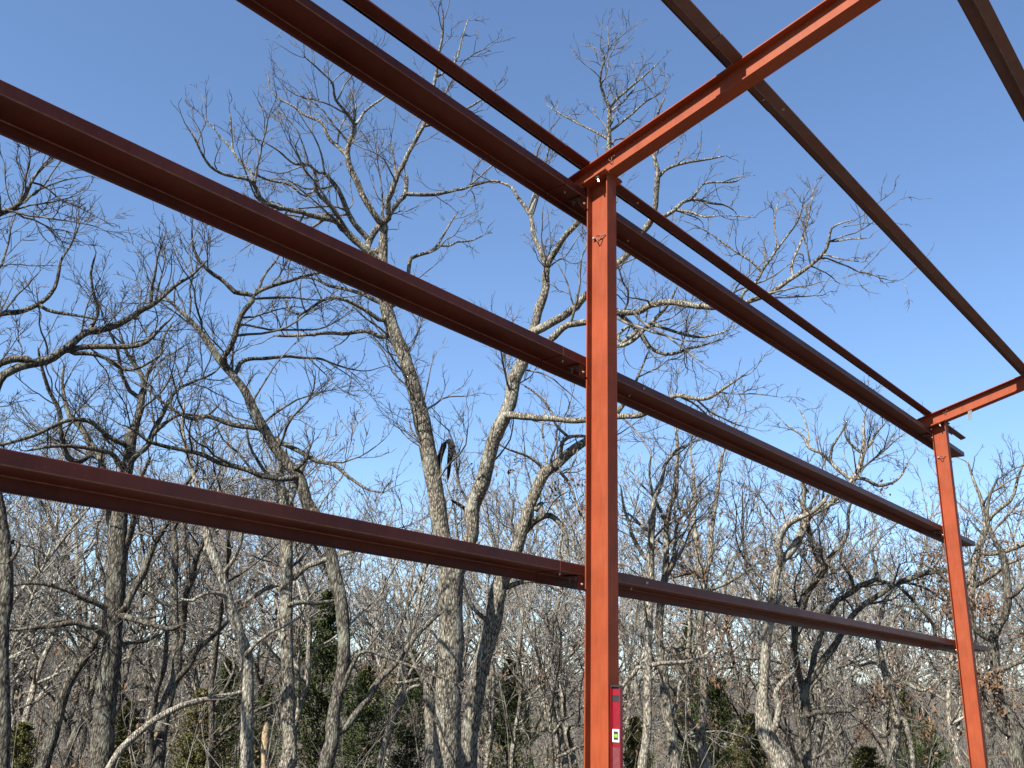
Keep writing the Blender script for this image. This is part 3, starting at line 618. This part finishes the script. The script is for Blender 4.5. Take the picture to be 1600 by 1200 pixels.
TR['P'] = (19.3, 'bark_dark', 1.4, 'dark contorted oak right of the broad pale one, limbs sweeping right', '''
1260 1200 7.4 1260 1150 7 1259 1112 6.6 1257 1080 6.4 1262 1066 6 1272 1055 5.5 1287 1030 5.2 1305 1008 4.8 1318 985 4.5 1331 963 4.2 1348 946 4.2 1365 935 4.1 1382 924 4 1399 912 4 1421 905 3.9 1440 897 3.8 1459 894 3.5 1481 890 3 1510 880 2 1540 870 1.2
1257 1085 5.4 1246 1050 5.2 1240 1010 5.4 1244 970 5.8 1251 946 6 1260 927 6 1271 911 6 1284 896 6 1290 882 5.8 1281 873 5 1271 858 4.2 1266 837 3.4 1262 810 2.4 1270 780 1.6
1290 880 4.4 1298 888 4.2 1305 896 3.8
1289 880 3.6 1301 866 3.6 1314 854 3.3 1322 830 2.6 1325 800 2 1335 775 1.3
1282 874 4 1281 860 4 1281 850 3.6
1268 1060 4.4 1280 1000 4.4 1292 959 4.2 1305 944 4.2 1316 933 4.1 1331 924 4 1339 916 4 1356 912 3.7 1369 905 3.4 1368 880 2.6 1362 860 1.8 1375 840 1.2
1333 922 3 1331 905 2.8 1320 888 2.5 1312 875 2 1318 855 1.4
1400 912 2.6 1415 925 2.4 1440 950 2.4 1458 975 2.6 1462 1000 2.6
1370 906 2.8 1390 912 2.5 1420 912 2.2 1450 920 1.8 1475 940 1.4
1260 1120 3.4 1285 1112 3.2 1310 1111 3 1335 1112 2.6''')
TR['Q'] = (20.5, 'bark', 1.0, 'brown-leaved oak left of the far column foot', '''
1392 1200 7 1398 1160 6.6 1401 1115 5.8 1391 1080 5.4 1385 1062 5 1381 1045 4.4 1376 1020 3.8 1370 990 3 1375 960 2.2 1385 930 1.4
1400 1140 4 1412 1120 3.6 1420 1150 3.6 1428 1200 3.4
1400 1125 3.2 1385 1150 2.8 1372 1148 2.2
1390 1078 3 1410 1065 2.6 1440 1080 2.2 1470 1060 1.6
1381 1045 2.6 1365 1035 2.3 1345 1040 1.8 1325 1030 1.2''')
TR['R'] = (19.0, 'bark', 1.5, 'grey many-limbed oak right of the far column', '''
1535 1200 8 1528 1120 7.4 1522 1040 6.4 1518 980 6 1517 930 5.6 1518 900 5.4 1525 870 5.2 1535 840 4.4 1541 822 4 1540 810 3.4 1533 780 2.8 1521 750 2 1512 720 1.3
1520 905 3.8 1500 915 3.4 1478 905 3 1462 890 2.4 1440 880 1.7
1530 862 3.8 1550 865 3.8 1575 858 3.8 1600 847 3.6 1630 835 3
1541 820 3.4 1548 808 3 1562 795 2.8 1580 777 2.4 1590 750 1.8 1600 720 1.2
1519 920 3.2 1540 905 3 1558 895 2.8 1575 880 2.2 1600 870 1.5''')
TR['S'] = (17.6, 'bark_dark', 1.2, 'oak at the right picture edge with clinging brown leaves', '''
1588 1200 10 1586 1150 9.4 1572 1115 8 1560 1090 7.4 1556 1050 7 1552 1000 7 1556 985 6.4 1569 962 5.6 1574 945 5.4 1575 920 5.2 1572 900 5 1569 875 4.6 1562 858 4 1551 838 3.4 1543 815 2.6 1545 780 2 1560 745 1.3
1553 1005 4.6 1535 992 4.2 1520 975 3.8 1515 955 3.2 1508 930 2.4
1574 935 4 1590 925 3.6 1610 905 3 1630 880 2.4
1584 1150 4.6 1560 1130 4 1545 1105 3.4 1535 1075 2.6
1556 1050 3.6 1580 1040 3.2 1610 1030 2.6''')
TR['T'] = (21.5, 'bark', .9, 'thin grey oak glimpsed close behind the near column on its left', '''
884 1200 5.4 876 1150 5 868 1090 4.8 872 1030 4.4 866 980 4 872 940 3.4 880 900 2.8 874 860 2 884 820 1.4
870 1060 2.8 885 1030 2.4 905 1010 2 930 985 1.4
867 985 2.6 850 965 2.2 830 950 1.7 805 945 1.1
800 1200 3.6 806 1140 3.4 815 1075 3 812 1020 2.4 818 960 1.6''')
LEAFY = {'Q': 600, 'S': 800, 'P': 420, 'M': 420, 'N': 450, 'B': 300, 'R': 420, 'F': 110, 'J': 160, 'L': 220, 'O': 320, 'I': 90, 'T': 260}
ppm = lambda D: FPX/D*1.02
NT_TRI = 0
for ti, (key, rec) in enumerate(TR.items()):
    if rec is None: continue
    D, bm_, dens, label, txt = rec
    rng = np.random.default_rng(100+ti)
    limbs = []
    for li, line in enumerate([l for l in txt.strip().split('\n') if l.strip()]):
        a = np.array([float(v) for v in line.split()]).reshape(-1, 3)
        n = len(a); cum = np.r_[0, np.cumsum(np.hypot(*np.diff(a[:, :2], axis=0).T))]
        if li == 0:
            off0 = 0; drift = rng.normal()*.10
        else:
            best = None
            for (b2, o2) in limbs:       # nearest already traced limb gives the depth where this one leaves
                c_ = catmull(np.c_[b2, o2], 60); dd = np.hypot(c_[:, 0]-a[0, 0], c_[:, 1]-a[0, 1]); i = dd.argmin()
                if best is None or dd[i] < best[0]: best = (dd[i], c_[i])
            off0 = best[1][3]
            if 3 < best[0] < 45: a = np.vstack([[best[1][0], best[1][1], min(a[0, 2]*1.15, best[1][2])], a]); n += 1
            cum = np.r_[0, np.cumsum(np.hypot(*np.diff(a[:, :2], axis=0).T))]
            drift = rng.choice([-1, 1])*rng.uniform(.25, .75)
        u = cum/ppm(D)
        off = off0 + drift*u*(.6 if li else 1) + (np.sin(u*1.9+rng.uniform(0, 6))-0)*.10*min(1, li)
        if li: off[0] = off0
        limbs.append((a, off))
    base = at(limbs[0][0][0, 0], limbs[0][0][0, 1], D); gz = float(ground_z(base[0], base[1]))
    root = empty('oak_tree', (base[0], base[1], gz)); tag(root, label, 'tree', 'bare oaks in the front row')
    O = np.array([base[0], base[1], gz])
    P0, R0 = [], []
    for li, (a, off) in enumerate(limbs):
        pts = np.array([at(x, y, D+o) for (x, y, _), o in zip(a, off)]); r = a[:, 2]/ppm(D)*np.sqrt(1+(pts[:, 2]-CAM[2])**2/D**2)*1.0
        if li == 0 or a[0, 1] >= 1195:
            b0 = pts[0].copy(); lean = (pts[1]-pts[0])/max(.3, pts[1][2]-pts[0][2])
            g0 = b0 - lean*.35*(b0[2]-gz); g0[2] = gz-.15; mid = .5*(g0+b0); mid[2] = gz+.35
            pts = np.vstack([g0, mid, pts]); r = np.r_[r[0]*1.55, r[0]*1.18, r]
        X = catmull(np.c_[pts, r], max(12, int(np.linalg.norm(np.diff(pts, axis=0), axis=1).sum()/.12)))
        P, R = X[:, :3], np.maximum(X[:, 3], .003)
        if li: # small kinks
            k = rng.normal(size=(len(P), 3)); k = (k + np.roll(k, 1, 0) + np.roll(k, -1, 0))/3; k[0] = 0; P = P + k*np.minimum(.03, R[:, None]*.55)
        P = P - O
        Pe = np.vstack([P, P[-1] + (P[-1]-P[-2])*.2]); Re = np.r_[R, R[-1]*.15]
        me = limb_me(rng, Pe, Re, 12 if li == 0 else (9 if R[0] > .03 else 6))
        blk = (key == 'B' and li == 1)
        ob = link('trunk' if li == 0 else 'limb', me, M['bark_dark'] if blk else M[bm_], root)
        if li == 0 and len(P) > 30: P, R = P[int(len(P)*.42):], R[int(len(R)*.42):]
        q, rr_ = resample(P, R, 14); P0.append(q); R0.append(rr_)
        NT_TRI += len(me.polygons)*2
    V, F, P2 = grow(rng, np.array(P0), np.array(R0), dens, 1.0 if D < 18 else 1.05, rt=.0031)
    NT_TRI += len(F)*2
    link('crown', np_mesh('crown', V, F), M['twig_dark' if bm_ == 'bark_dark' else 'twig'], root)
    if key in LEAFY:
        tips = P2[:, -1]; low = tips[tips[:, 2] < np.quantile(tips[:, 2], .38)]
        cl = low[rng.integers(0, len(low), max(6, LEAFY[key]//14))]
        o = link('dead_leaves', leaves_me(rng, cl, LEAFY[key], .058, .10), M['leaf'], root); o['kind'] = 'stuff'
    if key == 'A':
        for nm, line in (('broken_limb', '680 748 5.6 684 728 5 688 712 4.8 693 697 4.8 698 688 4.6'), ('broken_limb', '700 687 4 704 696 4.8 704 708 4.4 702 725 3.6 701 740 2.6 699 754 1.4'), ('broken_limb', '738 808 4 729 798 3.4 720 790 2.8 711 785 2.2 703 781 1.4')):
            a = np.array([float(v) for v in line.split()]).reshape(-1, 3); dd = D-.25
            X = catmull(np.c_[np.array([at(x, y, dd) for x, y, _ in a])-O, a[:, 2]/ppm(D)], 40)
            Pe = np.vstack([X[:, :3], X[-1, :3]*1.0001]); ob = link(nm, limb_me(rng, Pe, np.r_[X[:, 3], .002], 9, .07), M['black'], root)
            if nm == 'broken_limb': ob['label'] = 'blackened broken limb'
print('traced tree tris', NT_TRI)

# leaning dead pole and a pale snapped stem
def pole(name, label, cat, line, D, mm, tip_d=0.0):
    rng = np.random.default_rng(5); a = np.array([float(v) for v in line.split()]).reshape(-1, 3)
    pts = np.array([at(x, y, D + tip_d*i/(len(a)-1)) for i, (x, y, _) in enumerate(a)]); gz = float(ground_z(*pts[0][:2]))
    b0 = pts[0]; st = (pts[0]-pts[1]); st = st/abs(st[2])*(b0[2]-gz+.1); pts = np.vstack([b0+st*np.array([.7, .7, 1]), pts]); r = np.r_[a[0, 2]*1.1, a[:, 2]]/ppm(D)
    O = np.array([pts[0][0], pts[0][1], gz]); X = catmull(np.c_[pts-O, r], 40)
    root = empty(name, O); tag(root, label, cat)
    me = limb_me(rng, np.vstack([X[:, :3], X[-1, :3]*1.0002]), np.r_[X[:, 3], .003], 10)
    link('trunk', me, mm, root); q, rr_ = resample(X[:, :3], X[:, 3], 14)
    return root, q, rr_, rng
rt_, q, rr_, rng = pole('dead_tree', 'pale dead trunk leaning low across the bottom left, twigs at its end', 'dead tree',
    '172 1197 4.8 195 1165 5.2 220 1142 5.2 250 1120 5 287 1102 4.6 325 1092 4 362 1085 3.4 390 1078 2.6', 15.6, M['bark_pale'], .8)
V, F, _ = grow(rng, q[None, 6:], rr_[None, 6:], 1.1, .9); link('crown', np_mesh('crown', V, F), M['twig'], rt_)
pole('tree_snag', 'short snapped stem of bare yellow wood among the dark trunks, lower left', 'tree snag', '414 1197 5.6 414 1165 5.4 416 1140 5 418 1126 2.6', 19.5, M['snag'])

# ------------------------------------------------------------------ the crowd of oaks behind, copied from a few grown ones
def proto_oak(seed, H, dens, rt=.0042):
    rng = np.random.default_rng(seed); P0, R0 = [], []; n = 16
    d = np.array([rng.normal()*.12, rng.normal()*.12, 1.]); P = [np.zeros(3) - [0, 0, .3]]
    for i in range(n):
        d = d + rng.normal(size=3)*[.13, .13, .04]; d[2] = max(d[2], .75); d /= np.linalg.norm(d); P.append(P[-1] + d*H*.80/n)
    P = np.array(P); r0 = .0082*H*rng.uniform(.85, 1.15); R = r0*(1 - np.linspace(0, 1, n+1)*.9)**.9; R[0] *= 1.5; R[1] *= 1.1
    me = [limb_me(rng, P, R, 8)]
    P0.append(resample(P[7:], R[7:], 14)[0]); R0.append(resample(P[7:], R[7:], 14)[1])
    nl = rng.integers(8, 13); az = rng.uniform(0, 6.28)
    for k in range(nl):
        t = rng.uniform(.22, .9); i = int(t*n); az += 2.4 + rng.normal()*.4; el = rng.uniform(.25, .95) + .3*t
        d = np.array([math.cos(az)*math.cos(el), math.sin(az)*math.cos(el), math.sin(el)]); ln = H*rng.uniform(.22, .42)*(1.15-.55*t); Q = [P[i]]
        for j in range(10):
            d = d + rng.normal(size=3)*.17; d[2] += .045; d /= np.linalg.norm(d); Q.append(Q[-1]+d*ln/10)
        Q = np.array(Q); r = np.linspace(1, .25, 11)*min(R[i]*.6, ln*.016); me.append(limb_me(rng, Q, r, 6))
        a, b2 = resample(Q, r, 14); P0.append(a); R0.append(b2)
    V, F, P2 = grow(rng, np.array(P0), np.array(R0), dens, H/10*1.12, rt=rt, up=.32)
    tips = P2[:, -1]; tips = tips[tips[:, 2] < np.quantile(tips[:, 2], .5)]
    return me, np_mesh('crown', V, F), leaves_me(rng, tips[rng.integers(0, len(tips), 16)], 170, .06, .12), len(F)*2
protos = []; tot = 0
for s, (H, de) in enumerate(((10.5, 1.25), (9.5, 1.2), (11.5, 1.25), (8.5, 1.25), (10, 1.3), (9, 1.25))):
    p = proto_oak(900+s, H, de); protos.append((p, H)); tot += p[3]
    for mm in p[0]: mm.materials.append(M[('bark', 'bark_dark', 'bark_pale')[s % 3]])
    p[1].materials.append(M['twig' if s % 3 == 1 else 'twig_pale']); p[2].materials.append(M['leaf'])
print('proto tris', tot)
rng = np.random.default_rng(77)
def put_oak(px, D, pi, scl, leafy):
    (lm, cr, lv, _), H = protos[pi]; b_ = at(px, 1090, D); z = float(ground_z(b_[0], b_[1]))
    o = empty('oak_tree', (b_[0], b_[1], z)); o.rotation_euler.z = rng.uniform(0, 6.28); o.scale = (scl, scl, scl*rng.uniform(.94, 1.06))
    tag(o, 'thin bare oak in the crowded woodland behind the front row', 'tree', 'bare oaks crowding behind the front row')
    for k, me in enumerate(lm): link('trunk' if k == 0 else 'limb', me, None, o)
    link('crown', cr, None, o)
    if leafy: l = link('dead_leaves', lv, None, o); l['kind'] = 'stuff'
def top_px(px):     # how high (picture y) the crowd behind reaches
    return np.interp(px, [-200, 0, 150, 300, 420, 560, 680, 780, 900, 1000, 1100, 1180, 1260, 1400, 1500, 1700], [560, 560, 590, 600, 640, 640, 670, 720, 690, 640, 640, 690, 700, 705, 720, 720])
spots = []
for ring, (D0, D1, n) in enumerate(((20.5, 25, 13), (25, 32, 20), (32, 42, 25), (42, 58, 27))):
    for k in range(n):
        px = -180 + 1960*(k + rng.uniform(.1, .9))/n; D = rng.uniform(D0, D1)
        b_ = at(px, 1090, D); z = float(ground_z(b_[0], b_[1])); e = (at(px, float(top_px(px)) + rng.uniform(-25, 75), D)[2]) - z
        pi = int(rng.integers(0, 6)); scl = float(np.clip(e/(protos[pi][1]*.84), .5, 2.5))
        put_oak(px, D, pi, scl, px > 960 and rng.random() < .6 or rng.random() < .12)

# ------------------------------------------------------------------ cedars
def proto_cedar(seed, H, W):
    rng = np.random.default_rng(seed); n = 300; t = rng.random(n)**.9; az = rng.uniform(0, 6.28, n)
    lob = 1 + .38*np.sin(az*3+t*9+seed) + .25*np.sin(t*23+az*2)
    prof = W*.5*(1-t**1.6)**.75*(.3+.7*rng.random(n))*np.clip(t*4+.35, 0, 1)*lob
    B = np.stack([np.zeros(n), np.zeros(n), .2+t*H*.93], -1); E_ = np.stack([np.cos(az)*prof, np.sin(az)*prof, .2+t*H*.93+prof*rng.uniform(.15, .75, n)], -1)
    s = np.linspace(0, 1, 5)[None, :, None]; P = B[:, None]*(1-s)+E_[:, None]*s; P[:, :, 2] += .12*np.sin(s[..., 0]*3.1)*prof[:, None]*.5
    V, F = tubes(P, (.012*(1-t)+.004)[:, None]*np.linspace(1, .4, 5)[None], 3)
    # foliage: short scaly sprays along the outer two thirds of every branch
    m_ = 34; k = np.repeat(np.arange(n), m_); u = rng.uniform(.25, 1.05, n*m_)[:, None]; c = B[k]*(1-u)+E_[k]*u + rng.normal(size=(n*m_, 3))*(.03+.06*prof[k])[:, None]
    d = (E_-B)[k]; d /= np.linalg.norm(d, axis=1, keepdims=True)+1e-9; d = d + rng.normal(size=d.shape)*.75; d[:, 2] += .35; d /= np.linalg.norm(d, axis=1, keepdims=True)
    sd = np.cross(d, rng.normal(size=d.shape)); sd /= np.linalg.norm(sd, axis=1, keepdims=True); nn = np.cross(d, sd)
    ln = rng.uniform(.06, .15, n*m_)[:, None]; wd = ln*.15
    a, b_, c2, e = c-sd*wd, c+sd*wd, c+d*ln, c+d*ln*.5+nn*wd*1.6
    VV = np.stack([a, b_, c2, e], 1).reshape(-1, 3); i = np.arange(n*m_)[:, None]*4
    FF = np.vstack([np.hstack([i, i+1, i+2]), np.hstack([i, i+3, i+2])])
    tp = np.linspace(0, 1, 10)[:, None]*np.array([[0, 0, H*.95]]); tr = limb_me(rng, tp+np.array([0, 0, -.1]), np.linspace(.075, .012, 10)*H/5, 8)
    tr.materials.append(M['bark_dark'])
    br = np_mesh('branches', V, F); br.materials.append(M['bark_dark'])
    return tr, br, np_mesh('foliage', VV, FF)
ced = [proto_cedar(31, 5.5, 3.0), proto_cedar(32, 4.2, 2.6), proto_cedar(33, 6.5, 2.6)]
for i, c in enumerate(ced): c[2].materials.append(M['cedar_rust' if i == 1 else 'cedar'])
def cedar(px, top, D, pi, wide, label):
    b_ = at(px, 1090, D); z = float(ground_z(b_[0], b_[1])); Hh = at(px, top, D)[2]-z; H0 = (5.5, 4.2, 6.5)[pi]
    o = empty('cedar_tree', (b_[0], b_[1], z)); s = Hh/H0; o.scale = (s*wide, s*wide, s); o.rotation_euler.z = px*.7
    tag(o, label, 'cedar', 'evergreen cedars among the oaks')
    for nm, me in zip(('trunk', 'branches', 'crown'), ced[pi]):
        k = link(nm, me, None, o)
        if nm != 'trunk': k['kind'] = 'stuff'
for a in ((500, 915, 23.5, 0, .9, 'tallest dark green cedar, just right of the snapped grey oak'),
          (572, 1035, 22, 0, 1.15, 'wide dark cedar behind the thin crooked oak'),
          (352, 1020, 25, 0, .85, 'dark cedar left of the pale curved trunk'),
          (318, 1075, 23, 1, 1.1, 'low rusty cedar between the twin-stemmed oak and pale trunk'),
          (205, 1095, 24, 1, 1.0, 'low rusty cedar just right of the thick dark oak'),
          (45, 1128, 21, 1, 1.2, 'low yellow-green cedar in the bottom left corner'),
          (640, 1010, 26, 0, 1.0, 'dark cedar behind the stubby crooked trunk'),
          (795, 1020, 27, 0, .9, 'dark cedar seen between the split oak and the near column'),
          (1078, 958, 28, 2, .8, 'slim green cedar right of the near column under the lowest girt'),
          (1118, 1050, 24, 0, 1.1, 'bushy dark cedar in front of the V-forked oak'),
          (1172, 1115, 23, 1, 1.1, 'low cedar at the foot of the broad pale oak'),
          (992, 1120, 21, 1, .9, 'low cedar right behind the spirit level'),
          (1345, 1165, 22, 1, 1.5, 'very low spreading cedar right of the dark contorted oak'),
          (1445, 1120, 25, 0, 1.1, 'dark cedar just left of the far column foot'),
          (1412, 1070, 33, 2, .9, 'distant slim cedar above the brown-leaved oak'),
          (420, 1060, 30, 2, 1.1, 'distant cedar behind the snapped yellow stem')):
    cedar(*a)

# ------------------------------------------------------------------ undergrowth and the far wood
def brush(name, label, n, D0, D1, h0, h1, mm, seed, rt, kids=True):
    rng = np.random.default_rng(seed); px = rng.uniform(-250, 1850, n); D = np.sqrt(rng.uniform(D0**2, D1**2, n))
    B = np.array([at(p, 1090, d) for p, d in zip(px, D)]); B[:, 2] = ground_z(B[:, 0], B[:, 1])
    d = rng.normal(size=(n, 3))*.28; d[:, 2] = 1; ln = rng.uniform(h0, h1, n); K = 6; P = np.empty((n, K+1, 3)); P[:, 0] = B
    for i in range(K):
        d = d + rng.normal(size=d.shape)*.17; d[:, 2] += .1; d /= np.linalg.norm(d, axis=1, keepdims=True); P[:, i+1] = P[:, i]+d*(ln/K)[:, None]
    R = (ln*.006+rt)[:, None]*np.linspace(1, .3, K+1)[None]; out = [tubes(P, R, 4)]
    P1, R1 = spawn(rng, P, R, .42, .25, .95, 4, (35, 70), .2, .28, .05, .6, rt, .25); out.append(tubes(P1, R1, 3))
    if kids: P2, R2 = spawn(rng, P1, R1, .30, .12, .4, 2, (30, 65), .2, .25, .05, .8, rt*.9, .2); out.append(tubes(P2, R2, 3))
    Vs, Fs, o = [], [], 0
    for V, F in out: Vs.append(V); Fs.append(F+o); o += len(V)
    V = np.vstack(Vs); ob = link(name, np_mesh(name, V, np.vstack(Fs)), mm); tag(ob, label, 'brush', kind='stuff')
    print(name, sum(len(f) for f in Fs)*2)
    return P1[:, -1], rng
tips, rng = brush('underbrush', 'grey-brown tangle of saplings and brush between the trunks', 700, 16, 40, 1.0, 3.4, M['twig_brown'], 11, .003)
lv = link('clinging_leaves', leaves_me(rng, tips, 5200, .065, .10), M['leaf']); tag(lv, 'russet dead leaves clinging to the underbrush', 'leaves', kind='stuff')
brush('far_wood', 'mass of bare grey trees in the valley beyond', 1500, 58, 170, 5, 10, M['twig_brown'], 12, .012, False)
rng = np.random.default_rng(13); n = 5200
px = rng.uniform(-250, 1850, n); D = np.sqrt(rng.uniform(180**2, 900**2, n)); B = np.array([at(p, 1090, d) for p, d in zip(px, D)]); B[:, 2] = ground_z(B[:, 0], B[:, 1])
k = 7; Bk = np.repeat(B, k, 0); d = rng.normal(size=(n*k, 3))*.42; d[:, 2] = 1; d /= np.linalg.norm(d, axis=1, keepdims=True); hh = rng.uniform(5, 11, n*k)
P = Bk[:, None] + np.linspace(0, 1, 3)[None, :, None]*(d*hh[:, None])[:, None] + rng.normal(size=(n*k, 3, 3))*.5*np.array([0, 1, 1])[None, :, None]
V, F = tubes(P, np.repeat(np.array([[.16, .10, .03]]), n*k, 0), 3)
tag(link('far_hill_wood', np_mesh('far_hill_wood', V, F), M['twig_brown']), 'grey-brown leafless wood covering the far hills', 'wood', kind='stuff')
